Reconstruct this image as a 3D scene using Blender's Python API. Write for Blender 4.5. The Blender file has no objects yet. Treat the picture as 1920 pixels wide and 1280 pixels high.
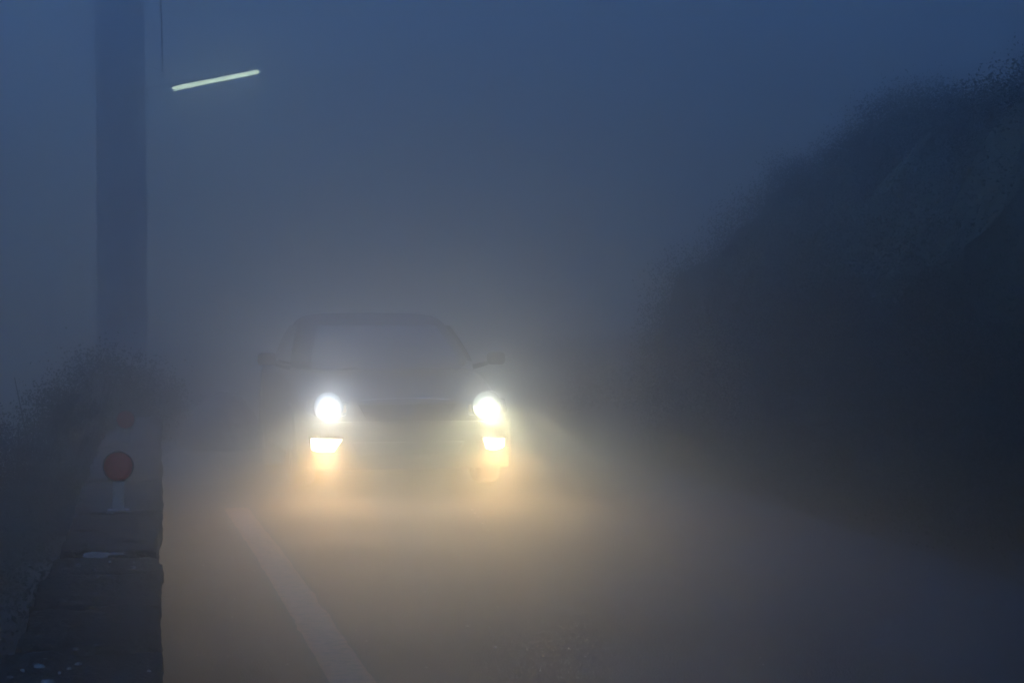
import bpy, bmesh, math, random
from mathutils import Vector, Matrix, noise
R = math.radians
scene = bpy.context.scene
COL = scene.collection

# ------------------------------------------------------------------ camera
F = 4533.0                       # focal length in photo pixels (85 mm on 36 mm, 1920 px wide)
CAM = Vector((0.0, 0.0, 1.5))
YAW = math.atan(660 / F)         # optical axis is turned right of the wall's direction
PITCH = math.atan(67 / F)
cam_d = bpy.data.cameras.new('camera')
cam = bpy.data.objects.new('camera', cam_d)
COL.objects.link(cam)
cam.location = CAM
cam.rotation_euler = (R(90) - PITCH, 0, -YAW)
cam_d.lens = 85.0
cam_d.sensor_width = 36.0
cam_d.clip_start = 0.05
cam_d.clip_end = 600
scene.camera = cam

def at(px, depth, z=0.0):
    """ground position of a photo column at a distance along the road"""
    a = math.atan((px - 960) / F) + YAW
    return Vector((depth * math.tan(a), depth, z))

# ------------------------------------------------------------------ materials
def mat(name, color, rough=0.6, metal=0.0, spec=0.5, var=None, scale=8.0, bump=0.0, bscale=60.0,
        emit=None, estr=0.0, coat=0.0, detail=6.0):
    m = bpy.data.materials.new(name)
    m.use_nodes = True
    nt = m.node_tree
    b = nt.nodes['Principled BSDF']
    b.inputs['Base Color'].default_value = (*color, 1)
    b.inputs['Roughness'].default_value = rough
    b.inputs['Metallic'].default_value = metal
    b.inputs['Specular IOR Level'].default_value = spec
    b.inputs['Coat Weight'].default_value = coat
    tc = None
    if var or bump:
        tc = nt.nodes.new('ShaderNodeTexCoord')
    if var:
        n = nt.nodes.new('ShaderNodeTexNoise')
        n.inputs['Scale'].default_value = scale
        n.inputs['Detail'].default_value = detail
        nt.links.new(tc.outputs['Object'], n.inputs['Vector'])
        r = nt.nodes.new('ShaderNodeValToRGB')
        r.color_ramp.elements[0].position = 0.35
        r.color_ramp.elements[1].position = 0.68
        r.color_ramp.elements[0].color = (*color, 1)
        r.color_ramp.elements[1].color = (*var, 1)
        nt.links.new(n.outputs['Fac'], r.inputs['Fac'])
        nt.links.new(r.outputs['Color'], b.inputs['Base Color'])
    if bump:
        n2 = nt.nodes.new('ShaderNodeTexNoise')
        n2.inputs['Scale'].default_value = bscale
        n2.inputs['Detail'].default_value = 4
        nt.links.new(tc.outputs['Object'], n2.inputs['Vector'])
        bp = nt.nodes.new('ShaderNodeBump')
        bp.inputs['Strength'].default_value = bump
        bp.inputs['Distance'].default_value = 0.02
        nt.links.new(n2.outputs['Fac'], bp.inputs['Height'])
        nt.links.new(bp.outputs['Normal'], b.inputs['Normal'])
    if emit:
        b.inputs['Emission Color'].default_value = (*emit, 1)
        b.inputs['Emission Strength'].default_value = estr
    return m

M = {}
M['soil'] = mat('soil', (0.016, 0.017, 0.012), 0.97, spec=0.1, var=(0.045, 0.042, 0.030), scale=1.5, bump=0.6, bscale=14)
M['stone'] = mat('stone', (0.012, 0.012, 0.012), 0.95, spec=0.15, var=(0.034, 0.033, 0.032), scale=9, bump=0.9, bscale=38)
M['stone_cap'] = mat('stone_cap', (0.013, 0.013, 0.0125), 0.95, spec=0.15, var=(0.036, 0.035, 0.033), scale=7, bump=0.8, bscale=45)
M['frost'] = mat('frost', (0.25, 0.265, 0.285), 0.8, var=(0.10, 0.105, 0.11), scale=30)
M['boulder'] = mat('boulder', (0.03, 0.03, 0.03), 0.8, var=(0.07, 0.07, 0.07), scale=5, bump=0.5, bscale=20)
M['red'] = mat('reflector_red', (0.48, 0.001, 0.026), 0.5, spec=0.2, var=(0.40, 0.001, 0.020), scale=60, bump=0.25, bscale=420, coat=0.3)
M['rim_dark'] = mat('reflector_rim', (0.035, 0.035, 0.038), 0.5)
M['post'] = mat('post_grey', (0.33, 0.35, 0.38), 0.7, var=(0.22, 0.23, 0.25), scale=25)
M['concrete'] = mat('concrete', (0.34, 0.33, 0.31), 0.9, var=(0.22, 0.215, 0.205), scale=4, bump=0.3, bscale=60)
M['galv'] = mat('galvanised', (0.20, 0.21, 0.22), 0.5, metal=0.6, var=(0.13, 0.135, 0.14), scale=20)
M['cable'] = mat('cable', (0.012, 0.012, 0.013), 0.6)
M['tube'] = mat('lamp_tube', (0.8, 0.85, 0.78), 0.4, emit=(0.78, 1.0, 0.74), estr=0.85)
M['bark'] = mat('bark', (0.030, 0.024, 0.018), 0.95, var=(0.06, 0.05, 0.04), scale=12, bump=0.9, bscale=40)
M['leaf'] = mat('leaf', (0.020, 0.031, 0.013), 0.85, spec=0.15, var=(0.050, 0.062, 0.026), scale=3)
M['leaf_dry'] = mat('leaf_dry', (0.035, 0.035, 0.018), 0.9, spec=0.15, var=(0.070, 0.060, 0.035), scale=4)
M['pebble'] = mat('pebble', (0.35, 0.34, 0.32), 0.10, var=(0.5, 0.48, 0.45), scale=60)
M['paint'] = mat('car_paint', (0.010, 0.011, 0.013), 0.5, spec=0.12)
M['glass'] = mat('car_glass', (0.008, 0.009, 0.010), 0.12, spec=0.3)
M['trim'] = mat('black_trim', (0.012, 0.012, 0.012), 0.6)
M['rubber'] = mat('rubber', (0.014, 0.014, 0.014), 0.85, bump=0.3, bscale=90)
M['alloy'] = mat('alloy', (0.10, 0.10, 0.11), 0.35, metal=0.9)
M['chrome'] = mat('chrome', (0.78, 0.79, 0.80), 0.22, metal=0.95)
M['housing'] = mat('lamp_housing', (0.25, 0.26, 0.27), 0.25, metal=0.8)
M['bowl'] = mat('lamp_bowl', (0.36, 0.43, 0.52), 0.7)  # lamp bowl, with the bluish halo tint put into its colour
M['bowl_greenish'] = mat('lamp_bowl_greenish', (0.40, 0.47, 0.42), 0.7)  # same bowl, carrying the greenish tint of the right-hand halo
M['plate'] = mat('plate', (0.55, 0.55, 0.52), 0.5)
M['head_lens'] = mat('headlight_lens', (0.9, 0.95, 1.0), 0.1, emit=(0.86, 0.94, 1.0), estr=2.4)
M['head_lens_right'] = mat('headlight_lens_greenish', (0.9, 1.0, 0.95), 0.1, emit=(0.88, 1.0, 0.93), estr=2.6)
M['fog_lens'] = mat('fog_lamp_lens', (1.0, 0.85, 0.6), 0.1, emit=(1.0, 0.72, 0.40), estr=1.4)
M['clear_lens'] = mat('indicator_lens', (0.8, 0.6, 0.35), 0.15)

# wet asphalt: patchy gloss and aggregate grain
def asphalt():
    m = bpy.data.materials.new('asphalt')
    m.use_nodes = True
    nt = m.node_tree
    b = nt.nodes['Principled BSDF']
    tc = nt.nodes.new('ShaderNodeTexCoord')
    big = nt.nodes.new('ShaderNodeTexNoise'); big.inputs['Scale'].default_value = 0.8; big.inputs['Detail'].default_value = 5
    agg = nt.nodes.new('ShaderNodeTexVoronoi'); agg.inputs['Scale'].default_value = 95
    fine = nt.nodes.new('ShaderNodeTexNoise'); fine.inputs['Scale'].default_value = 45; fine.inputs['Detail'].default_value = 6
    for n in (big, agg, fine):
        nt.links.new(tc.outputs['Object'], n.inputs['Vector'])
    cr = nt.nodes.new('ShaderNodeValToRGB')
    cr.color_ramp.elements[0].position = 0.3; cr.color_ramp.elements[1].position = 0.75
    cr.color_ramp.elements[0].color = (0.022, 0.022, 0.022, 1); cr.color_ramp.elements[1].color = (0.075, 0.072, 0.069, 1)
    mixf = nt.nodes.new('ShaderNodeMath'); mixf.operation = 'MULTIPLY_ADD'
    nt.links.new(fine.outputs['Fac'], mixf.inputs[0]); mixf.inputs[1].default_value = 0.6
    sub = nt.nodes.new('ShaderNodeMath'); sub.operation = 'MULTIPLY'; sub.inputs[1].default_value = 0.45
    nt.links.new(big.outputs['Fac'], sub.inputs[0]); nt.links.new(sub.outputs[0], mixf.inputs[2])
    nt.links.new(mixf.outputs[0], cr.inputs['Fac'])
    nt.links.new(cr.outputs['Color'], b.inputs['Base Color'])
    rr = nt.nodes.new('ShaderNodeMapRange')
    rr.inputs['From Min'].default_value = 0.35; rr.inputs['From Max'].default_value = 0.65
    rr.inputs['To Min'].default_value = 0.72; rr.inputs['To Max'].default_value = 0.95
    nt.links.new(big.outputs['Fac'], rr.inputs['Value'])
    nt.links.new(rr.outputs['Result'], b.inputs['Roughness'])
    b.inputs['Specular IOR Level'].default_value = 0.22
    bp = nt.nodes.new('ShaderNodeBump'); bp.inputs['Strength'].default_value = 0.7; bp.inputs['Distance'].default_value = 0.006
    nt.links.new(agg.outputs['Distance'], bp.inputs['Height'])
    nt.links.new(bp.outputs['Normal'], b.inputs['Normal'])
    return m
M['asphalt'] = asphalt()

def worn_paint():
    m = bpy.data.materials.new('worn_line_paint')
    m.use_nodes = True
    nt = m.node_tree
    b = nt.nodes['Principled BSDF']
    tc = nt.nodes.new('ShaderNodeTexCoord')
    n = nt.nodes.new('ShaderNodeTexNoise'); n.inputs['Scale'].default_value = 22; n.inputs['Detail'].default_value = 8
    nt.links.new(tc.outputs['Object'], n.inputs['Vector'])
    cr = nt.nodes.new('ShaderNodeValToRGB')
    cr.color_ramp.elements[0].position = 0.36; cr.color_ramp.elements[1].position = 0.52
    cr.color_ramp.elements[0].color = (0.21, 0.135, 0.105, 1); cr.color_ramp.elements[1].color = (0.38, 0.235, 0.175, 1)
    nt.links.new(n.outputs['Fac'], cr.inputs['Fac'])
    nt.links.new(cr.outputs['Color'], b.inputs['Base Color'])
    b.inputs['Roughness'].default_value = 0.95
    b.inputs['Specular IOR Level'].default_value = 0.15
    return m
M['line'] = worn_paint()

# ------------------------------------------------------------------ helpers
def finish(name, bm, m, parent=None, smooth=False):
    me = bpy.data.meshes.new(name)
    bm.normal_update()
    bm.to_mesh(me); bm.free()
    me.materials.append(M[m] if isinstance(m, str) else m)
    if smooth:
        for p in me.polygons:
            p.use_smooth = True
    o = bpy.data.objects.new(name, me)
    COL.objects.link(o)
    if parent:
        o.parent = parent
    return o

def pydata(name, verts, faces, m, parent=None, smooth=False):
    me = bpy.data.meshes.new(name)
    me.from_pydata(verts, [], faces)
    me.materials.append(M[m] if isinstance(m, str) else m)
    if smooth:
        for p in me.polygons:
            p.use_smooth = True
    o = bpy.data.objects.new(name, me)
    COL.objects.link(o)
    if parent:
        o.parent = parent
    return o

def tag(o, label=None, cat=None, group=None, kind=None):
    if label: o['label'] = label
    if cat: o['category'] = cat
    if group: o['group'] = group
    if kind: o['kind'] = kind
    return o

def thing(name, label, cat, loc, rz=0.0, group=None):
    o = bpy.data.objects.new(name, None)
    o.empty_display_size = 0.2
    COL.objects.link(o)
    o.location = loc
    o.rotation_euler = (0, 0, rz)
    return tag(o, label, cat, group)

def box(bm, c, s, bev=0.0, seg=2):
    g = bmesh.ops.create_cube(bm, size=1.0, matrix=Matrix.Translation(c) @ Matrix.Diagonal((*s, 1)))
    if bev:
        es = {e for v in g['verts'] for e in v.link_edges}
        bmesh.ops.bevel(bm, geom=list(es), offset=bev, segments=seg, affect='EDGES', profile=0.5)

def tube(bm, pts, radii, n=12, caps=True):
    """tapered tube along a list of points"""
    pts = [Vector(p) for p in pts]
    rings = []
    for i, p in enumerate(pts):
        d = (pts[min(i + 1, len(pts) - 1)] - pts[max(i - 1, 0)]).normalized()
        u = d.cross(Vector((0, 0, 1)))
        if u.length < 1e-3:
            u = d.cross(Vector((1, 0, 0)))
        u.normalize(); w = d.cross(u)
        rings.append([bm.verts.new(p + radii[i] * (math.cos(2 * math.pi * k / n) * u + math.sin(2 * math.pi * k / n) * w)) for k in range(n)])
    for a, b in zip(rings, rings[1:]):
        for k in range(n):
            bm.faces.new((a[k], a[(k + 1) % n], b[(k + 1) % n], b[k]))
    if caps:
        bm.faces.new(rings[0][::-1]); bm.faces.new(rings[-1])

def lathe(bm, prof, n=40, axis='Z', origin=(0, 0, 0), caps=True):
    o = Vector(origin)
    rings = []
    for r, h in prof:
        ring = []
        for k in range(n):
            a = 2 * math.pi * k / n
            if axis == 'Z': v = Vector((r * math.cos(a), r * math.sin(a), h))
            elif axis == 'Y': v = Vector((r * math.cos(a), h, r * math.sin(a)))
            else: v = Vector((h, r * math.cos(a), r * math.sin(a)))
            ring.append(bm.verts.new(o + v))
        rings.append(ring)
    for a, b in zip(rings, rings[1:]):
        for k in range(n):
            bm.faces.new((a[k], a[(k + 1) % n], b[(k + 1) % n], b[k]))
    if caps:
        bm.faces.new(rings[0]); bm.faces.new(rings[-1])
    bmesh.ops.recalc_face_normals(bm, faces=bm.faces[:])

def prism(bm, poly, y0, y1, bev=0.0):
    """outline in x-z pushed along y"""
    a = [bm.verts.new((x, y0, z)) for x, z in poly]
    b = [bm.verts.new((x, y1, z)) for x, z in poly]
    n = len(poly)
    fs = [bm.faces.new(a), bm.faces.new(b[::-1])]
    for k in range(n):
        fs.append(bm.faces.new((a[k], b[k], b[(k + 1) % n], a[(k + 1) % n])))
    bmesh.ops.recalc_face_normals(bm, faces=fs)
    if bev:
        es = {e for f in fs for e in f.edges}
        bmesh.ops.bevel(bm, geom=list(es), offset=bev, segments=2, affect='EDGES', profile=0.5)

def fbm(v, s, o=4):
    return noise.fractal(Vector(v) * s, 1.0, 2.0, o)

# ------------------------------------------------------------------ ground
def lerp(a, b, t):
    return a + (b - a) * max(0.0, min(1.0, t))
def sstep(a, b, x):
    t = max(0.0, min(1.0, (x - a) / (b - a)))
    return t * t * (3 - 2 * t)

BANK_X = 4.9
def height(x, y):
    if x < -0.5:
        d = -0.5 - x
        z = -0.12 - 0.75 * min(d, 10.0) * sstep(0, 1.2, d)
        z += 0.25 * fbm((x, y, 0), 0.45) * sstep(0.1, 2.0, d)
        return z
    if x > BANK_X:
        d = x - BANK_X
        z = (1.35 * sstep(0, 1.7, d) + 0.40 * max(0.0, min(d - 1.0, 14.0))) * (1 - 0.85 * sstep(23.5, 33, y))
        z += 0.30 * fbm((x, y, 3), 0.5) * sstep(0.1, 1.5, d)
        return z
    return -0.012

xs = []
x = -45.0
while x < 60:
    xs.append(x)
    x += 0.35 if -6 < x < 12 else 2.2
ys = []
y = -16.0
while y < 95:
    ys.append(y)
    y += 0.6 if y < 45 else 3.0
gv = [(a, b, height(a, b)) for b in ys for a in xs]
nx = len(xs)
gf = [(j * nx + i, j * nx + i + 1, (j + 1) * nx + i + 1, (j + 1) * nx + i) for j in range(len(ys) - 1) for i in range(nx - 1)]
ground = pydata('ground', gv, gf, 'soil', smooth=True)
tag(ground, 'dark soil verge and hillside ground on both sides of the road', 'ground', kind='structure')

# road sheet: slightly cambered, straight along the wall
rows = [-15 + 1.0 * i for i in range(106)]
rx = [0.0, 0.6, 1.3, 2.2, 3.1, 3.9, 4.6]
def road_z(x):
    return 0.0 + 0.02 * (1 - ((x - 2.3) / 2.3) ** 2) * 0.5
rv = [(a + (0.05 * fbm((0, b, 9), 0.7) if a == 4.6 else 0), b, road_z(a)) for b in rows for a in rx]
k = len(rx)
rf = [(j * k + i, j * k + i + 1, (j + 1) * k + i + 1, (j + 1) * k + i) for j in range(len(rows) - 1) for i in range(k - 1)]
road = pydata('road', rv, rf, 'asphalt', smooth=True)
tag(road, 'dark damp asphalt lane lit by the oncoming headlights', 'road', kind='structure')

# faded edge line
lp = [(-12, 0.90), (2, 0.885), (6, 0.825), (9.5, 0.753), (12, 0.705), (14.7, 0.645), (16.7, 0.585), (20, 0.50), (26, 0.40), (40, 0.36), (85, 0.36)]
def line_x(y):
    for (a, xa), (b, xb) in zip(lp, lp[1:]):
        if a <= y <= b:
            return lerp(xa, xb, (y - a) / (b - a))
    return 0.36
lv, lf = [], []
ly = [-12 + 0.06 * i for i in range(500)]      # cut short past the reflectors, imitating its fade into fog
for i, yy in enumerate(ly):
    c = (line_x(yy - 0.5) + line_x(yy) + line_x(yy + 0.5)) / 3
    e = 0.012 * fbm((5, yy, 0), 2.2) + 0.008 * fbm((5, yy, 4), 9); e2 = 0.012 * fbm((9, yy, 0), 2.2) + 0.008 * fbm((9, yy, 4), 9)
    for xx in (c - 0.09 + e, c + 0.09 + e2):
        lv.append((xx, yy, road_z(xx) + 0.005))
    if i:
        lf.append((2 * i - 2, 2 * i - 1, 2 * i + 1, 2 * i))
line = pydata('edge_line', lv, lf, 'line')
tag(line, 'wide faded white edge line along the left side of the road', 'road marking', kind='structure')

# grit lying on the wet road
random.seed(5)
gv, gf = [], []
def stone_at(x, y, s):
    """low rounded chip"""
    b = len(gv)
    z = road_z(x) + 0.0005
    a = random.uniform(0, 3); ex, ey = random.uniform(.8, 1.4), random.uniform(.7, 1.1)
    N = 8
    for rr, hz_ in ((1.0, 0.0), (0.85, 0.30), (0.5, 0.52)):
        for k_ in range(N):
            t_ = 2 * math.pi * k_ / N
            u, v_ = s * rr * ex * math.cos(t_), s * rr * ey * math.sin(t_)
            gv.append((x + u * math.cos(a) - v_ * math.sin(a), y + u * math.sin(a) + v_ * math.cos(a), z + s * hz_ * 1.3))
    gv.append((x, y, z + s * .6))
    for j_ in range(2):
        for k_ in range(N):
            n_ = (k_ + 1) % N
            gf.append((b + j_ * N + k_, b + j_ * N + n_, b + (j_ + 1) * N + n_, b + (j_ + 1) * N + k_))
    for k_ in range(N):
        gf.append((b + 2 * N + k_, b + 2 * N + (k_ + 1) % N, b + 3 * N))
for i in range(330):
    yy = random.uniform(8.5, 22)
    stone_at(random.uniform(0.05, 4.4), yy, random.choice((0.002, 0.003, 0.004, 0.005, 0.006)))
for px, yy, s in ((876, 11.15, 0.009), (928, 10.45, 0.009), (918, 11.1, 0.005), (538, 10.1, 0.006), (650, 12.3, 0.005), (580, 14.2, 0.005),
                  (890, 17.2, 0.012), (897, 16.9, 0.010), (905, 16.4, 0.010), (915, 15.9, 0.009), (922, 15.4, 0.008), (885, 17.5, 0.010)):
    p = at(px, yy)
    stone_at(p.x, p.y, s)
grit = pydata('grit', gv, gf, 'pebble', smooth=True)
tag(grit, 'scattered wet grit glinting on the asphalt', 'grit', kind='stuff')

# ------------------------------------------------------------------ stone parapet on the left
random.seed(11)
wall = thing('stone_parapet', 'low dark rough stone parapet wall along the left roadside carrying two red reflectors', 'wall', (0, 0, 0))
def rough_block(bm, x0, x1, y0, y1, z0, z1, step=0.09, amp=0.012, seed=0.0, rnd=0.03):
    nxx = max(2, round((x1 - x0) / step)); nyy = max(2, round((y1 - y0) / step)); nzz = max(1, round((z1 - z0) / step))
    cache = {}
    cx, cy, cz = (x0 + x1) / 2, (y0 + y1) / 2, (z0 + z1) / 2
    hx, hy, hz = (x1 - x0) / 2, (y1 - y0) / 2, (z1 - z0) / 2
    def v(i, j, kk):
        key = (i, j, kk)
        if key not in cache:
            p = Vector((lerp(x0, x1, i / nxx), lerp(y0, y1, j / nyy), lerp(z0, z1, kk / nzz)))
            q = Vector((max(-hx + rnd, min(hx - rnd, p.x - cx)), max(-hy + rnd, min(hy - rnd, p.y - cy)), max(-hz + rnd * .8, min(hz - rnd * .8, p.z - cz))))
            d = (p - Vector((cx, cy, cz))) - q
            if d.length > 1e-6:
                d = d.normalized() * min(d.length, rnd)
            p = Vector((cx, cy, cz)) + q + d
            p += amp * Vector((fbm(p + Vector((seed, 0, 0)), 6), fbm(p + Vector((0, seed, 5)), 6), fbm(p + Vector((7, 0, seed)), 6)))
            cache[key] = bm.verts.new(p)
        return cache[key]
    for i in range(nxx):
        for j in range(nyy):
            bm.faces.new((v(i, j, 0), v(i, j + 1, 0), v(i + 1, j + 1, 0), v(i + 1, j, 0)))
            bm.faces.new((v(i, j, nzz), v(i + 1, j, nzz), v(i + 1, j + 1, nzz), v(i, j + 1, nzz)))
    for i in range(nxx):
        for kk in range(nzz):
            bm.faces.new((v(i, 0, kk), v(i + 1, 0, kk), v(i + 1, 0, kk + 1), v(i, 0, kk + 1)))
            bm.faces.new((v(i, nyy, kk), v(i, nyy, kk + 1), v(i + 1, nyy, kk + 1), v(i + 1, nyy, kk)))
    for j in range(nyy):
        for kk in range(nzz):
            bm.faces.new((v(0, j, kk), v(0, j, kk + 1), v(0, j + 1, kk + 1), v(0, j + 1, kk)))
            bm.faces.new((v(nxx, j, kk), v(nxx, j + 1, kk), v(nxx, j + 1, kk + 1), v(nxx, j, kk + 1)))

bm = bmesh.new()
yy = 3.0
i = 0
while yy < 20.4:                     # rubble courses under the coping
    L = random.uniform(0.35, 0.7)
    zz = -0.25
    while zz < 0.47:
        h = random.uniform(0.15, 0.24)
        h = min(h, 0.485 - zz)
        rough_block(bm, -0.37 + random.uniform(-.015, .015), -0.016 + random.uniform(-.006, .004), yy, yy + L + 0.01, zz, zz + h + 0.008,
                    step=0.08, amp=0.012, seed=i * 1.7)
        zz += h
        i += 1
    yy += L
finish('masonry', bm, 'stone', wall, smooth=True)
caps = [(3.0, 4.3, .41, .565), (4.32, 5.5, .44, .572), (5.52, 6.62, .445, .568), (6.66, 7.55, .385, .575), (7.58, 8.5, .40, .568), (8.53, 9.15, .392, .563),
        (9.2, 10.15, .375, .574), (10.18, 11.0, .375, .57), (11.02, 11.95, .38, .572), (11.98, 13.0, .40, .565), (13.03, 14.1, .385, .574),
        (14.12, 15.2, .40, .57), (15.22, 16.1, .39, .566), (16.13, 17.2, .40, .572), (17.23, 18.4, .39, .57), (18.43, 19.5, .40, .568), (19.53, 20.45, .39, .57)]
for n_, (a, b, w, t) in enumerate(caps):
    bm = bmesh.new()
    rough_block(bm, -w, 0.004 + random.uniform(-.005, .006), a, b, 0.482, t, step=0.05, amp=0.016, seed=20 + n_ * 3.1, rnd=0.028)
    finish('coping_stone', bm, 'stone_cap', wall, smooth=True)
# frost patches lying in the stone's hollows
def fleck(bm, x, y, rx_, ry_, z, seed):
    c = bm.verts.new((x, y, z + 0.002))
    ring, mid = [], []
    for k_ in range(14):
        a = 2 * math.pi * k_ / 14
        f = 1 + 0.45 * fbm((math.cos(a) + seed, math.sin(a), seed), 1.6)
        ring.append(bm.verts.new((x + rx_ * f * math.cos(a), y + ry_ * f * math.sin(a), z - 0.005)))
        mid.append(bm.verts.new((x + rx_ * .72 * f * math.cos(a), y + ry_ * .72 * f * math.sin(a), z + 0.0012)))
    for k_ in range(14):
        j_ = (k_ + 1) % 14
        bm.faces.new((c, mid[k_], mid[j_]))
        bm.faces.new((mid[k_], ring[k_], ring[j_], mid[j_]))
bm = bmesh.new()
fleck(bm, -0.235, 9.18, 0.062, 0.10, 0.572, 2.0)
fleck(bm, -0.165, 9.2, 0.03, 0.03, 0.571, 4.2)
finish('frost_patch', bm, 'frost', wall, smooth=True)
bm = bmesh.new()
for (px, py, r) in ((150, 925, .012), (205, 954, .02), (262, 950, .028), (240, 952, .014), (145, 1050, .012), (175, 1058, .009), (232, 1028, .012), (246, 1046, .011),
                    (247, 1055, .012), (205, 1044, .007), (150, 1087, .008), (178, 1198, .01), (140, 1203, .008), (85, 1220, .009), (72, 1232, .016), (146, 1230, .01),
                    (87, 1260, .018), (180, 1250, .01), (205, 1247, .011), (190, 1262, .009), (220, 1258, .008), (128, 1240, .008), (20, 1212, .011), (16, 1252, .009),
                    (255, 1272, .016), (278, 1247, .007), (40, 1240, .006), (110, 1246, .006), (165, 1275, .01), (60, 1276, .008), (172, 977, .012), (228, 814, .02), (238, 806, .016)):
    d = 0.925 * F / (py - 573)
    p = at(px, d)
    fleck(bm, p.x, p.y, r * 0.95, r * 1.0, 0.569 + 0.004 * random.random(), px * .37 + py)
fl = finish('frost_fleck', bm, 'frost', wall, smooth=True)
tag(fl, kind='stuff')

# ------------------------------------------------------------------ round red reflectors on the wall
def reflector(px, d, zc, r, label):
    p = at(px, d, 0.565)
    t = thing('round_reflector', label, 'reflector', p, rz=-math.atan2(p.x, p.y), group='red reflectors on the parapet')
    zc -= 0.565
    bm = bmesh.new()
    box(bm, (0.0, 0.012, (zc - r * 0.3) / 2), (0.055, 0.02, zc - r * 0.3), 0.004)
    finish('post', bm, 'post', t)
    bm = bmesh.new()
    box(bm, (0, 0.012, 0.006), (0.10, 0.08, 0.012), 0.003)
    finish('base_plate', bm, 'post', t)
    bm = bmesh.new()
    lathe(bm, [(r * .55, 0.012), (r, 0.008), (r, -0.016), (r * .93, -0.018), (r * .92, -0.008)], 48, 'Y', (0, 0, zc), caps=True)
    finish('rim', bm, 'rim_dark', t)
    bm = bmesh.new()
    lathe(bm, [(r * .915, -0.008), (r * .90, -0.014), (r * .6, -0.020), (r * .25, -0.022), (0.001, -0.022)], 48, 'Y', (0, 0, zc), caps=False)
    finish('reflector_disc', bm, 'red', t, smooth=True)
    return t
reflector(221, 11.1, 0.772, 0.070, 'larger nearer round red reflector on a short grey post on top of the stone parapet')
reflector(235, 16.4, 0.738, 0.064, 'smaller farther round red reflector on the parapet, faded by fog')

# ------------------------------------------------------------------ poles, lamp, wire
p = at(229, 46.0, -0.1)
pole = thing('utility_pole', 'thick tall pole fading into fog behind the end of the parapet', 'pole', p)
bm = bmesh.new()
tube(bm, [(0, 0, -0.3), (0, 0, 0.05), (0.0, 0, 3), (-0.03, 0, 6.5), (-0.05, 0, 9.6)], [0.475, 0.47, 0.465, 0.46, 0.45], 28)
finish('shaft', bm, 'concrete', pole, smooth=True)
for zz in (1.35, 3.7):
    bm = bmesh.new()
    lathe(bm, [(0.467, -0.05), (0.478, -0.048), (0.478, 0.048), (0.467, 0.05)], 28, 'Z', (0, 0, zz), caps=False)
    finish('band', bm, 'galv', pole)

p = at(322, 46.0, 0.0)
lamp = thing('street_lamp', 'fluorescent tube street lamp glowing pale green beside the thick pole at upper left', 'street lamp', p)
SC = F / 46.0
za = 1.5 + (573 - 172) / SC; zb = 1.5 + (573 - 138) / SC
x0, x1 = 0.0, (480 - 322) / SC + 0.02
dirv = Vector((x1 - x0, 0, zb - za)).normalized()
A = Vector((x0 + 0.02, -0.16, za)); B = Vector((x1, -0.16, zb))
bm = bmesh.new()
tube(bm, [(-0.50, 0.0, za - 0.02), A + Vector((-0.05, 0, 0.07)), A + dirv * 0.4 + Vector((0, 0, 0.08))], [0.04, 0.04, 0.035], 10)
finish('bracket', bm, 'galv', lamp)
# housing: shallow hood above the tube
bm = bmesh.new()
up = Vector((-dirv.z, 0, dirv.x))
prof = [(-0.06, 0.028), (-0.045, 0.06), (0, 0.072), (0.045, 0.06), (0.06, 0.028), (0.05, 0.028), (0.035, 0.05), (0, 0.060), (-0.035, 0.05), (-0.05, 0.028)]
ra = [bm.verts.new(A + up * h + Vector((0, w, 0))) for w, h in prof]
rb = [bm.verts.new(B + up * h + Vector((0, w, 0))) for w, h in prof]
n = len(prof)
for i in range(n):
    bm.faces.new((ra[i], ra[(i + 1) % n], rb[(i + 1) % n], rb[i]))
bm.faces.new(ra); bm.faces.new(rb[::-1])
bmesh.ops.recalc_face_normals(bm, faces=bm.faces[:])
finish('lamp_hood', bm, 'galv', lamp)
bm = bmesh.new()
tube(bm, [A, A + dirv * 0.02, B - dirv * 0.02, B], [0.034, 0.050, 0.050, 0.034], 16)
finish('lamp_tube', bm, 'tube', lamp, smooth=True)

bm = bmesh.new()
q = [Vector((-0.03, -14, 4.75)), Vector((-0.02, 0, 4.62)), Vector((-0.012, 12, 4.58)), Vector((0.0, 22, 4.60)), Vector((0.05, 36, 4.95)), Vector((p.x - .55, 45.75, 6.0))]
tube(bm, q, [0.009] * 6, 8)
wire = finish('overhead_wire', bm, 'cable', smooth=True)
tag(wire, 'thin dark overhead wire running away above the parapet to the thick pole', 'wire')

# ------------------------------------------------------------------ vegetation
def leaf_quads(v, f, c, size, rnd):
    d = Vector((rnd.gauss(0, 1), rnd.gauss(0, 1), rnd.gauss(0, .7))).normalized()
    w = d.cross(Vector((rnd.gauss(0, 1), rnd.gauss(0, 1), rnd.gauss(0, 1)))).normalized()
    b = len(v)
    s = size * rnd.uniform(.6, 1.4)
    k_ = d.cross(w) * s * 0.15
    v.extend([tuple(c), tuple(c + d * s * .5 + w * s * .3 + k_), tuple(c + d * s), tuple(c + d * s * .5 - w * s * .3 + k_)])
    f.append((b, b + 1, b + 2, b + 3))

def crown_mesh(centre, rad, nclump, nleaf, size, rnd, clump=0.35, hollow=0.35):
    v, f = [], []
    for _ in range(nclump):
        while True:
            u = Vector((rnd.uniform(-1, 1), rnd.uniform(-1, 1), rnd.uniform(-1, 1)))
            if hollow < u.length < 1:
                break
        rr = 1 + 0.25 * fbm(u * 2 + Vector((rnd.random(), 0, 0)), 1.5)
        c = Vector(centre) + Vector((u.x * rad[0], u.y * rad[1], u.z * rad[2])) * rr
        cr = clump * rnd.uniform(.5, 1.3)
        for _ in range(nleaf):
            q_ = c + Vector((rnd.gauss(0, cr * .5), rnd.gauss(0, cr * .5), rnd.gauss(0, cr * .4)))
            leaf_quads(v, f, q_, size, rnd)
    return v, f

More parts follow.
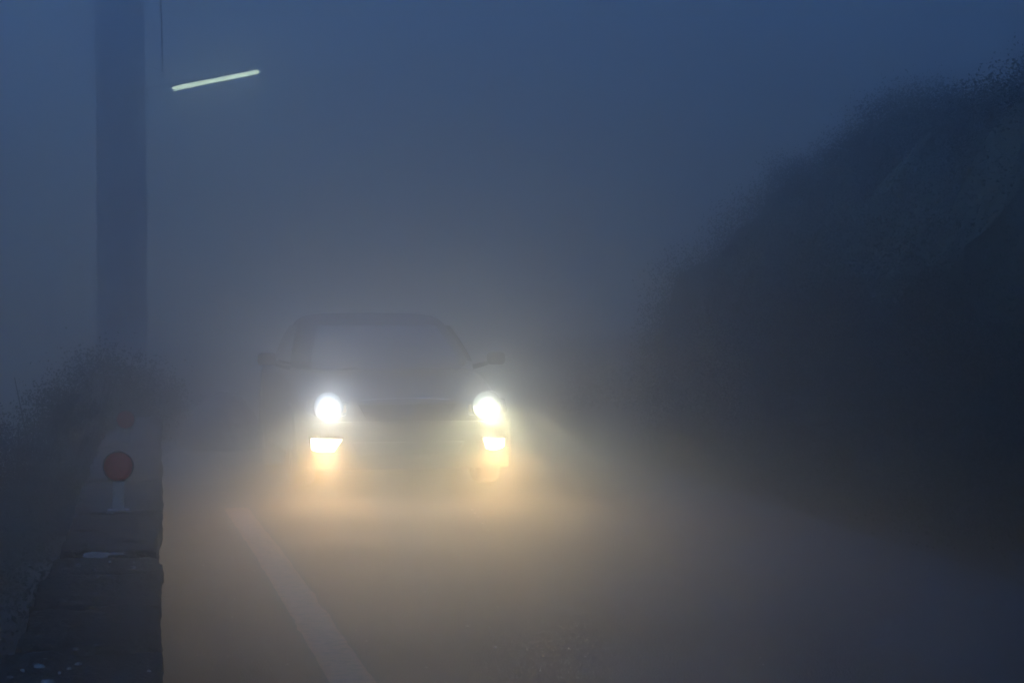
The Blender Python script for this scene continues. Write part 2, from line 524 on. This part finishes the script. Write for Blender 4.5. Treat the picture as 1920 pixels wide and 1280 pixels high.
def shrub(px, d, zbase, top, rx_, label, seed, dry=False, leaf=0.06, n_=150):
    rnd = random.Random(seed)
    p = at(px, d, zbase)
    t = thing('shrub', label, 'shrub', p, group='shrubs behind the parapet')
    h = top - zbase
    v, f = crown_mesh((0, 0, h * 0.54), (rx_, rx_ * .9, h * 0.46), n_, 55, leaf, rnd, clump=0.16)
    pydata('foliage', v, f, 'leaf_dry' if dry else 'leaf', t)
    bm = bmesh.new()
    for i in range(16):
        a = rnd.uniform(0, 6.28); r_ = rx_ * rnd.uniform(.25, .95)
        e = Vector((math.cos(a) * r_, math.sin(a) * r_, h * rnd.uniform(.6, 1.03)))
        tube(bm, [(0.03 * math.cos(a), 0.03 * math.sin(a), -0.2), e * 0.5 + Vector((0, 0, .1)), e], [0.016, 0.010, 0.003], 6)
    finish('stem', bm, 'bark', t, smooth=True)
    return t
shrub(105, 18.5, -0.8, 0.92, 0.50, 'leafy shrub with a ragged sloping outline between the left edge and the tall pole', 1, leaf=0.024, n_=380)
shrub(15, 17.0, -0.9, 0.66, 0.46, 'lowest sparse shrub at the left edge of the picture', 2, dry=True, leaf=0.024, n_=260)
shrub(195, 22.0, -0.6, 1.12, 0.50, 'darkest dense shrub at the foot of the tall pole, above the far red reflector', 3, leaf=0.028, n_=430)
shrub(275, 27.0, -0.3, 0.80, 0.38, 'small faint shrub past the end of the parapet, between the two poles', 4, leaf=0.034, n_=240)

rnd = random.Random(21)
v, f = [], []
for _ in range(3600):                # bramble and grass on the slope falling away left of the wall
    xx = -0.55 - abs(rnd.gauss(0, 2.2)); yy = rnd.uniform(11.5, 42)
    if xx < -7: continue
    z = height(xx, yy)
    for _ in range(22):
        leaf_quads(v, f, Vector((xx + rnd.gauss(0, .16), yy + rnd.gauss(0, .16), z + abs(rnd.gauss(0, .14)))), 0.034, rnd)
und = pydata('undergrowth', v, f, 'leaf')
tag(und, 'dark low undergrowth on the slope falling away left of the parapet', 'undergrowth', kind='stuff')

rnd = random.Random(33)
v, f = [], []
for _ in range(9500):
    xx = BANK_X + 0.75 + abs(rnd.gauss(0, 4.2))
    yy = rnd.uniform(9, 44)
    if xx > 17 or (yy < 13 and xx < BANK_X + 0.9): continue
    d = xx - BANK_X
    z = height(xx, yy)
    hh = (0.45 + 0.85 * sstep(0.3, 2.0, d)) * (1 + 0.45 * fbm((xx, yy, 1), 0.4))
    hh *= 1 - 0.75 * sstep(22, 28, yy)
    zc = z + hh * rnd.uniform(0, 1) ** 0.8
    for _ in range(56):
        u_ = Vector((rnd.gauss(0, 1), rnd.gauss(0, 1), rnd.gauss(0, 1))).normalized() * rnd.uniform(.2, 1) ** .6
        leaf_quads(v, f, Vector((xx + u_.x * .34, yy + u_.y * .34, zc + u_.z * .20)), 0.045, rnd)
# tall rounded thicket where the bank ends: a closed dark heart of stems under a deep shell of fine leaves
def thicket(xx, yy):
    t_ = (yy - 12.4) / 13.6
    env = max(0.0, 1 - (abs(t_ - 0.45) / 0.55) ** 4.6) ** .5 if 0 <= t_ <= 1 else 0.0
    d = xx - (BANK_X - 0.15) - 1.3 * (1 - env)
    if d <= 0 or env <= 0: return 0.0
    return 3.05 * env * min(1.0, .62 + .38 * sstep(0, 1.4, d)) * (1 + 0.22 * fbm((xx, yy, 2), 0.6) + 0.08 * fbm((xx, yy, 8), 2.0)) + 0.05 * d
nxh, nyh = 26, 60
b0 = len(v)
for j in range(nyh + 1):
    for i in range(nxh + 1):
        xx = BANK_X + 0.1 + 3.6 * i / nxh; yy = 12.2 + 14.0 * j / nyh
        g_ = height(xx, yy)
        v.append((xx, yy, max(g_ - 0.3, thicket(xx, yy) - 0.38 + 0.12 * fbm((xx, yy, 4), 3.0))))
for j in range(nyh):
    for i in range(nxh):
        q0 = b0 + j * (nxh + 1) + i
        f.append((q0, q0 + 1, q0 + nxh + 2, q0 + nxh + 1))
for _ in range(7800):
    yy = 12.4 + 13.6 * rnd.uniform(0, 1)
    xx = BANK_X - 0.1 + 3.4 * rnd.uniform(0, 1) ** 1.3
    top = thicket(xx, yy)
    if top <= 0.05: continue
    z = height(xx, yy)
    front = xx < BANK_X + 1.2
    zc = top - 0.10 - (abs(rnd.gauss(0, 0.22)) if not front else rnd.uniform(0, 1) * max(0.1, top - z - 0.15))
    for _ in range(64):
        u_ = Vector((rnd.gauss(0, 1), rnd.gauss(0, 1), rnd.gauss(0, 1))).normalized() * rnd.uniform(.1, 1) ** .7
        leaf_quads(v, f, Vector((xx + u_.x * .30, yy + u_.y * .30, zc + u_.z * .20)), 0.024, rnd)
scrub = pydata('hillside_scrub', v, f, 'leaf')
tag(scrub, 'dark mass of scrub covering the hillside on the right of the road', 'scrub', kind='stuff')

def tree(loc, h, trunk_r, crown_c, crown_r, seed, label, lean=0.0, nclump=330, nleaf=46, leaf=0.10, clump=0.55):  # out-of-view trees, added to keep skylight off the near fog
    rnd = random.Random(seed)
    t = thing('tree', label, 'tree', loc, group='added shade trees around the viewpoint')
    bm = bmesh.new()
    pts, rad = [], []
    for i in range(8):
        u = i / 7
        pts.append((lean * u + 0.05 * fbm((u * 3, seed, 0), 1), 0.05 * fbm((u * 3, seed, 7), 1), -0.4 + u * (h * .8 + .4)))
        rad.append(trunk_r * (1.25 - .25 * min(1, u * 5)) * (1 - .72 * u))
    tube(bm, pts, rad, 18)
    finish('trunk', bm, 'bark', t, smooth=True)
    cc = Vector(crown_c)
    for i in range(9):
        b0 = Vector(pts[rnd.randint(6, 7) if h > 6 else rnd.randint(3, 7)])
        a = rnd.uniform(0, 6.28)
        e = cc + Vector((math.cos(a) * crown_r[0] * .75, math.sin(a) * crown_r[1] * .75, rnd.uniform(-.5, .7) * crown_r[2]))
        bm = bmesh.new()
        mid = b0.lerp(e, .5) + Vector((0, 0, .25))
        tube(bm, [b0, mid, e], [trunk_r * .32, trunk_r * .2, 0.012], 8)
        finish('limb', bm, 'bark', t, smooth=True)
    v, f = crown_mesh(crown_c, crown_r, nclump, nleaf, leaf, rnd, clump=clump, hollow=0.2)
    pydata('crown', v, f, 'leaf', t)
    return t
p = at(2060, 11.6); z = height(max(p.x, BANK_X), p.y)
tree((p.x, p.y, 0.0), 8.0, 0.19, (-2.2, -4.2, 7.9), (6.8, 10.5, 2.1), 5, 'unseen tree beyond the right edge, crown spread wide to shade the near fog', -0.1, 1150, 60, 0.32, 0.9)  # crown shaped to hang over the road and darken the near fog
tree((-2.6, -2.5, height(-2.6, -2.5)), 8.5, 0.24, (1.2, -2.5, 7.4), (6.0, 8.0, 2.0), 9, 'big unseen tree added behind the viewpoint to shade the near fog', 0.1, 800, 60, 0.32, 0.9)
tree((-5.6, 9.0, height(-5.6, 9.0)), 9.5, 0.22, (0.4, 0.0, 5.4), (3.2, 5.0, 4.2), 10, 'dense unseen tree added left of the viewpoint to block skylight from that side', 0.1, 700, 60, 0.30, 0.9)
tree((10.2, 6.5, height(10.2, 6.5) - 0.1), 9.0, 0.26, (0.0, -0.5, 4.8), (4.2, 5.5, 3.8), 12, 'big dense unseen tree added on the right hillside to shade the fog there', 0.1, 900, 60, 0.30, 0.9)
# low rounded heap at the roadside beyond the car
p = at(418, 25.6, 0.0)
bm = bmesh.new()
bmesh.ops.create_icosphere(bm, subdivisions=5, radius=1.0)
for vv in bm.verts:
    c = vv.co.copy()
    s_ = 1 + 0.13 * fbm(c + Vector((3, 1, 0)), 1.1) + 0.03 * fbm(c, 6)
    vv.co = Vector((c.x * 0.46 * s_, c.y * 0.6 * s_, max(-0.05, c.z * 0.55 * s_)))
b = finish('boulder', bm, 'boulder', smooth=True)
b.location = p
tag(b, 'low rounded pale topped boulder at the roadside left of the oncoming car', 'boulder')

# ------------------------------------------------------------------ the oncoming car
CD = 19.4
pc = at(764, CD, 0.0)
car = thing('car', 'dark oncoming car in fog with white headlights and warm fog lamps lit', 'car', (pc.x, pc.y, 0.012), rz=R(2.5))
# body: lofted sections from nose (y=0) to tail
ST = [(0.00, .24, .62, .74, .68), (0.03, .19, .665, .80, .74), (0.12, .17, .705, .835, .77), (0.30, .17, .735, .86, .785), (0.62, .18, .785, .872, .79),
      (0.95, .18, .845, .885, .80), (1.25, .18, .905, .89, .82), (1.7, .18, .935, .89, .835), (2.6, .18, .945, .89, .84), (3.4, .18, .955, .89, .83),
      (3.9, .20, .965, .87, .80), (4.22, .25, .95, .83, .75), (4.36, .32, .90, .75, .68), (4.40, .42, .80, .68, .60)]
def section(y, zb, zt, w, wt):
    half = [(0, zb), (w * .55, zb), (w * .9, zb + .015), (w * .985, zb + .09), (w, zb + (zt - zb) * .45), (w * .99, zb + (zt - zb) * .72), ((w * 2 + wt) / 3, zt - .045),
            (wt, zt), (wt * .72, zt + .022), (wt * .36, zt + .034), (0, zt + .038)]
    full = half + [(-x_, z_) for x_, z_ in half[-2:0:-1]]
    return [(x_, y, z_) for x_, z_ in full]
bm = bmesh.new()
rings = [[bm.verts.new(c) for c in section(*s)] for s in ST]
n = len(rings[0])
for a, b_ in zip(rings, rings[1:]):
    for i in range(n):
        bm.faces.new((a[i], a[(i + 1) % n], b_[(i + 1) % n], b_[i]))
bm.faces.new(rings[0]); bm.faces.new(rings[-1])
bmesh.ops.recalc_face_normals(bm, faces=bm.faces[:])
body = finish('body', bm, 'paint', car, smooth=True)
body.modifiers.new('soft', 'SUBSURF').levels = 2
body.modifiers['soft'].render_levels = 2

# cabin with roof
def outline(z, y0, y1, w0, w1, c=0.16, bow=0.10):
    """plan ring, front width w0, rear width w1, bowed front"""
    pts = []
    half = [(0, y0 - bow), (w0 * .5, y0 - bow * .75), (w0 - c, y0 - bow * .1), (w0, y0 + c), (w0 * .6 + w1 * .4 + .02, lerp(y0, y1, .45)), (w1, y1 - c), (w1 - c, y1 + .02), (w1 * .5, y1 + .06), (0, y1 + .07)]
    full = half + [(-x_, y_) for x_, y_ in half[-2:0:-1]]
    return [(x_, y_, z) for x_, y_ in full]
CAB = [outline(.90, 1.18, 3.86, .80, .76), outline(1.02, 1.36, 3.72, .79, .745), outline(1.20, 1.66, 3.50, .725, .69), outline(1.34, 1.93, 3.28, .66, .62),
       outline(1.395, 2.10, 3.12, .60, .56, .18, .08), outline(1.425, 2.35, 2.9, .42, .40, .14, .06)]
bm = bmesh.new()
rings = [[bm.verts.new(c) for c in s] for s in CAB]
n = len(rings[0])
for a, b_ in zip(rings, rings[1:]):
    for i in range(n):
        bm.faces.new((a[i], a[(i + 1) % n], b_[(i + 1) % n], b_[i]))
bm.faces.new(rings[-1]); bm.faces.new(rings[0])
bmesh.ops.recalc_face_normals(bm, faces=bm.faces[:])
roof = finish('roof', bm, 'paint', car, smooth=True)
sm = roof.modifiers.new('soft', 'SUBSURF'); sm.levels = 2; sm.render_levels = 2
# glass: panels following the cabin between ring 0 and ring 3, a few mm proud
def glass_panel(name, idx, t0, t1, inset, parent):
    """idx: ring indices left to right; t0,t1: share of the height used"""
    def P(i, u):
        lv_ = u * 3; a = min(2, int(lv_)); fr = lv_ - a
        return Vector(CAB[a][i]).lerp(Vector(CAB[a + 1][i]), fr)
    bm = bmesh.new()
    rows_ = []
    for r_ in range(7):
        u = lerp(t0, t1, r_ / 6)
        pts = [P(i, u) for i in idx]
        # shrink the ends inwards
        a, b2 = pts[0].copy(), pts[-1].copy()
        pts[0] = a.lerp(pts[1], inset); pts[-1] = b2.lerp(pts[-2], inset)
        row = []
        for q_ in pts:
            out = Vector((q_.x, (q_.y - 2.5) * .55, 0.35)).normalized()
            row.append(bm.verts.new(q_ * 1.0 + out * 0.006))
        rows_.append(row)
    for a, b2 in zip(rows_, rows_[1:]):
        for i in range(len(a) - 1):
            bm.faces.new((a[i], a[i + 1], b2[i + 1], b2[i]))
    o = finish(name, bm, 'glass', parent, smooth=True)
    return o
glass_panel('windscreen', [14, 15, 0, 1, 2], .12, .93, -0.02, car)
glass_panel('side_window', [3, 4, 5], .28, .92, .05, car)
glass_panel('side_window', [13, 12, 11], .28, .92, .05, car)
glass_panel('rear_window', [6, 7, 8, 9, 10], .25, .92, .0, car)
# wipers
bm = bmesh.new()
for sx in (-.45, .12):
    tube(bm, [(sx, 1.16, .955), (sx + .28, 1.19, .975), (sx + .55, 1.235, .985)], [.008, .007, .005], 6)
finish('wiper', bm, 'trim', car)
# chrome strip on the bonnet's leading edge
bm = bmesh.new()
pts = []
for i in range(13):
    u = i / 12 * 2 - 1
    pts.append((u * .37, -0.012 + .035 * u * u, .735 + .016 * (1 - u * u) - 0.01))
tube(bm, [Vector(a) + Vector((0, 0, 0)) for a in pts], [.007] * 13, 8)
finish('bonnet_strip', bm, 'chrome', car, smooth=True)
# grille
bm = bmesh.new()
prism(bm, [(-.40, .70), (.40, .70), (.34, .585), (-.34, .585)], -0.022, 0.05, .006)
g = finish('grille', bm, 'trim', car)
bm = bmesh.new()
for zz in (.61, .64, .67):
    box(bm, (0, -0.028, zz), (.66 + (zz - .61) * 1.0, .012, .008), .002)
finish('grille_bar', bm, 'paint', g)
bm = bmesh.new()
lathe(bm, [(.001, -.012), (.04, -.012), (.046, -.006), (.046, .006)], 28, 'Y', (0, -.036, .64), caps=True)
finish('badge', bm, 'housing', g)
# bumper with lower intake
bm = bmesh.new()
vs = []
for (zz, off) in ((.17, .04), (.22, .005), (.30, -.02), (.40, -.035), (.50, -.04), (.545, -.03), (.56, .0)):
    row = []
    for i in range(17):
        u = i / 16 * 2 - 1
        xx = u * .865
        yy = off + .16 * abs(u) ** 9
        row.append(bm.verts.new((xx, yy, zz)))
    vs.append(row)
for a, b_ in zip(vs, vs[1:]):
    for i in range(16):
        bm.faces.new((a[i], a[i + 1], b_[i + 1], b_[i]))
bump_o = finish('bumper', bm, 'paint', car, smooth=True)
so = bump_o.modifiers.new('thick', 'SOLIDIFY'); so.thickness = 0.03; so.offset = -1
bm = bmesh.new()
prism(bm, [(-.46, .395), (.46, .395), (.40, .285), (-.40, .285)], -0.052, 0.02, .008)
finish('lower_intake', bm, 'trim', bump_o)

def low_beam_light(name, parent, loc, power, color, cut=0.0, hw=0.45, vw=0.16, glare=0.02, soft=0.02, radius=0.09, yaw=0.0, cone=150, core=1.0, low_color=None):
    ld = bpy.data.lights.new(name, 'SPOT')
    ld.energy = power
    ld.color = color
    ld.spot_size = R(cone)
    ld.spot_blend = 0.3
    ld.shadow_soft_size = radius
    ld.use_nodes = True
    nt = ld.node_tree
    em = next(n_ for n_ in nt.nodes if n_.type == 'EMISSION')
    tc = nt.nodes.new('ShaderNodeTexCoord')
    sp = nt.nodes.new('ShaderNodeSeparateXYZ')
    nt.links.new(tc.outputs['Normal'], sp.inputs[0])
    def math_(op, a, b=None, c=None):
        nd = nt.nodes.new('ShaderNodeMath'); nd.operation = op
        for i_, val in enumerate((a, b, c)):
            if val is None: continue
            if isinstance(val, (int, float)): nd.inputs[i_].default_value = val
            else: nt.links.new(val, nd.inputs[i_])
        return nd.outputs[0]
    nz = math_('MULTIPLY', sp.outputs['Z'], -1.0)
    vv_ = math_('DIVIDE', sp.outputs['Y'], nz)
    hh_ = math_('DIVIDE', sp.outputs['X'], nz)
    mr = nt.nodes.new('ShaderNodeMapRange'); mr.interpolation_type = 'SMOOTHSTEP'
    mr.inputs['From Min'].default_value = cut + soft; mr.inputs['From Max'].default_value = cut - soft
    mr.inputs['To Min'].default_value = 0; mr.inputs['To Max'].default_value = 1
    nt.links.new(vv_, mr.inputs['Value'])
    hx_ = math_('MULTIPLY', hh_, 1 / hw)
    h2 = math_('MULTIPLY', hx_, hx_)
    vx_ = math_('MULTIPLY', vv_, 1 / vw)
    v2 = math_('MULTIPLY', vx_, vx_)
    ex = math_('EXPONENT', math_('MULTIPLY', math_('ADD', h2, v2), -1.0))
    st = math_('ADD', math_('MULTIPLY', math_('MULTIPLY', ex, core), mr.outputs['Result']), math_('MULTIPLY', math_('EXPONENT', math_('MULTIPLY', math_('MULTIPLY', hh_, hh_), -1.3)), glare))
    if low_color:                    # projector lamps are warmer below the cut-off than in its blue fringe
        mc = nt.nodes.new('ShaderNodeMix'); mc.data_type = 'RGBA'
        mc.inputs['A'].default_value = (1, 1, 1, 1)
        mc.inputs['B'].default_value = (*low_color, 1)
        m2 = nt.nodes.new('ShaderNodeMapRange')
        m2.inputs['From Min'].default_value = 0.0; m2.inputs['From Max'].default_value = -0.05
        nt.links.new(vv_, m2.inputs['Value'])
        nt.links.new(m2.outputs['Result'], mc.inputs['Factor'])
        nt.links.new(mc.outputs['Result'], em.inputs['Color'])
    nt.links.new(st, em.inputs['Strength'])
    o = bpy.data.objects.new(name, ld)
    COL.objects.link(o)
    o.parent = parent
    o.location = loc
    o.rotation_euler = (R(90), 0, R(180) + yaw)
    return o

HEAD_W, HEAD_GLARE, FOG_W = 9.6, 0.092, 11.4
for side in (-1, 1):
    hx = side * 0.645
    hl = None
    bm = bmesh.new()
    poly = [(side * .47, .71), (side * .50, .60), (side * .72, .58), (side * .82, .63), (side * .80, .735), (side * .62, .745)]
    prism(bm, poly, -0.0, 0.12, .01)
    hl = finish('headlight', bm, 'housing', car)
    if side == -1:
        tag(hl, 'bluish white headlight')
    else:
        tag(hl, 'greenish white headlight')
    bm = bmesh.new()
    lathe(bm, [(.114, -.040), (.118, -.044), (.124, -.036), (.124, .0)], 48, 'Y', (hx, 0, .680), caps=False)
    finish('bezel', bm, 'trim', hl, smooth=True)
    bm = bmesh.new()
    lathe(bm, [(.115, -.012), (.09, -.008), (.065, -.004), (.045, .0), (.025, .002), (.001, .003)], 48, 'Y', (hx, -.03, .680), caps=False)  # oversized bowl whose lit face stands in for the lamp's halo
    finish('bowl', bm, 'bowl' if side == -1 else 'bowl_greenish', hl, smooth=True)
    bm = bmesh.new()
    lathe(bm, [(.038, .022), (.042, .008), (.042, -.010), (.034, -.026), (.018, -.034), (.001, -.036)], 36, 'Y', (hx, -.025, .680), caps=False)
    finish('lens', bm, 'head_lens' if side == -1 else 'head_lens_right', hl, smooth=True)
    bm = bmesh.new()
    box(bm, (side * .515, -.006, .66), (.035, .012, .06), .006)
    finish('indicator', bm, 'clear_lens', hl)
    low_beam_light('headlight_beam', hl, (hx, -.10, .680), HEAD_W, (0.97, 1.0, 0.86) if side == 1 else (0.88, 0.95, 1.0), cut=-0.012, hw=0.75, vw=0.048, glare=HEAD_GLARE, core=2.6 if side == 1 else 1.8, soft=0.006, yaw=R(9.0 if side == 1 else 1.0), low_color=(1.0, 0.85, 0.34) if side == 1 else (1.0, 0.78, 0.36))
    bm = bmesh.new()
    if side == -1:
        poly = [(-.79, .432), (-.525, .424), (-.60, .315), (-.74, .318), (-.785, .34)]
    else:
        poly = [(.605, .424), (.79, .420), (.79, .345), (.70, .312), (.635, .330)]
    cxm = sum(a for a, _ in poly) / len(poly)
    prism(bm, [((a - cxm) * 1.12 + cxm, (z_ - .375) * 1.2 + .375) for a, z_ in poly], -.043, .10, .004)
    fg = finish('fog_lamp', bm, 'trim', car)
    bm = bmesh.new()
    prism(bm, poly, -.048, 0.0, .012)
    finish('lens', bm, 'fog_lens', fg)
    low_beam_light('fog_lamp_beam', fg, (cxm, -.085, .375), FOG_W, (1.0, 0.57, 0.20), cut=-0.02, hw=1.3, vw=0.5, glare=0.012, soft=.025)

# mirrors
for side in (-1, 1):
    bm = bmesh.new()
    box(bm, (side * 1.00, 1.50, 1.03), (.16, .10, .11), .035, 3)
    mo = finish('door_mirror', bm, 'paint', car, smooth=True)
    bm = bmesh.new()
    tube(bm, [(side * .80, 1.52, .955), (side * .93, 1.51, .99)], [.022, .018], 8)
    finish('mirror_arm', bm, 'trim', mo)
# wheels
def wheel(x_, y_):
    s_ = 1 if x_ > 0 else -1
    bm = bmesh.new()
    lathe(bm, [(.20, -.09), (.29, -.095), (.305, -.07), (.308, 0), (.305, .07), (.29, .095), (.20, .09)], 40, 'X', (x_, y_, .308), caps=False)
    t_ = finish('wheel', bm, 'rubber', car, smooth=True)
    bm = bmesh.new()
    lathe(bm, [(.205, -.085), (.205, .06), (.19, .085), (.17, .07), (.05, .075), (.001, .078)] if s_ > 0 else [(.001, -.078), (.05, -.075), (.17, -.07), (.19, -.085), (.205, -.06), (.205, .085)],
          40, 'X', (x_, y_, .308), caps=False)
    finish('rim', bm, 'alloy', t_)
    bm = bmesh.new()
    for i in range(5):
        a = i * 2 * math.pi / 5
        mtx = Matrix.Translation((x_ + s_ * .082, y_, .308)) @ Matrix.Rotation(a, 4, 'X') @ Matrix.Translation((0, 0, .11))
        bmesh.ops.create_cube(bm, size=1.0, matrix=mtx @ Matrix.Diagonal((.014, .05, .15, 1)))
    finish('spoke', bm, 'alloy', t_)
    bm = bmesh.new()
    tube(bm, [(x_ + s_ * .082, y_ + .35 * math.cos(a_), .315 + .35 * math.sin(a_)) for a_ in [math.pi * q_ / 20 for q_ in range(21)]], [.026] * 21, 8)
    finish('wheel_arch', bm, 'trim', car, smooth=True)
for sx in (-.775, .775):
    for wy in (.82, 3.42):
        wheel(sx, wy)

# ------------------------------------------------------------------ fog
bm = bmesh.new()
box(bm, (7.5, 39.5, 0.0), (118, 125, 1))
for vv in bm.verts:
    vv.co.z = -11.0 if vv.co.z < 0 else 22.0
me = bpy.data.meshes.new('haze'); bm.to_mesh(me); bm.free()
hz = bpy.data.objects.new('haze', me); COL.objects.link(hz)
hm = bpy.data.materials.new('fog'); hm.use_nodes = True
nt = hm.node_tree
for n_ in list(nt.nodes):
    if n_.type != 'OUTPUT_MATERIAL': nt.nodes.remove(n_)
pv = nt.nodes.new('ShaderNodeVolumePrincipled')
pv.inputs['Color'].default_value = (0.80, 0.82, 0.85, 1)
pv.inputs['Density'].default_value = 0.082
pv.inputs['Anisotropy'].default_value = 0.91
pv.inputs['Density Attribute'].default_value = ''
nt.links.new(pv.outputs[0], next(n_ for n_ in nt.nodes if n_.type == 'OUTPUT_MATERIAL').inputs['Volume'])
try: hm.cycles.homogeneous_volume = True
except Exception: pass
me.materials.append(hm)
tag(hz, 'dense dusk fog filling the air', 'fog', kind='stuff')

# ------------------------------------------------------------------ dusk sky and sun
SUN_EL, SUN_AZ = R(8), R(300)
w = bpy.data.worlds.new('World'); scene.world = w; w.use_nodes = True
nt = w.node_tree
bg = nt.nodes['Background']
sky = nt.nodes.new('ShaderNodeTexSky'); sky.sky_type = 'NISHITA'; sky.sun_disc = False
sky.sun_elevation = SUN_EL; sky.sun_rotation = SUN_AZ
sky.air_density = 1.0; sky.dust_density = 0.3; sky.ozone_density = 4.0
tint = nt.nodes.new('ShaderNodeMix'); tint.data_type = 'RGBA'; tint.blend_type = 'MULTIPLY'
tint.inputs['Factor'].default_value = 1.0
tint.inputs['B'].default_value = (0.88, 0.98, 1.30, 1)   # deep blue hour
nt.links.new(sky.outputs[0], tint.inputs['A'])
nt.links.new(tint.outputs['Result'], bg.inputs['Color'])
bg.inputs['Strength'].default_value = 0.15
sl = bpy.data.lights.new('sun', 'SUN'); sl.energy = 0.02; sl.angle = R(12); sl.color = (1.0, 0.9, 0.8)
so = bpy.data.objects.new('sun', sl); COL.objects.link(so)
so.rotation_euler = (R(90) - SUN_EL, 0, R(180) - SUN_AZ)

# ------------------------------------------------------------------ render settings
scene.view_settings.view_transform = 'Standard'
scene.view_settings.look = 'None'
scene.view_settings.exposure = 4.5
scene.view_settings.gamma = 1.0
c = scene.cycles
c.use_denoising = True
c.max_bounces = 10
c.volume_bounces = 1
c.diffuse_bounces = 3
c.glossy_bounces = 3
c.sample_clamp_indirect = 6.0
c.use_light_tree = True
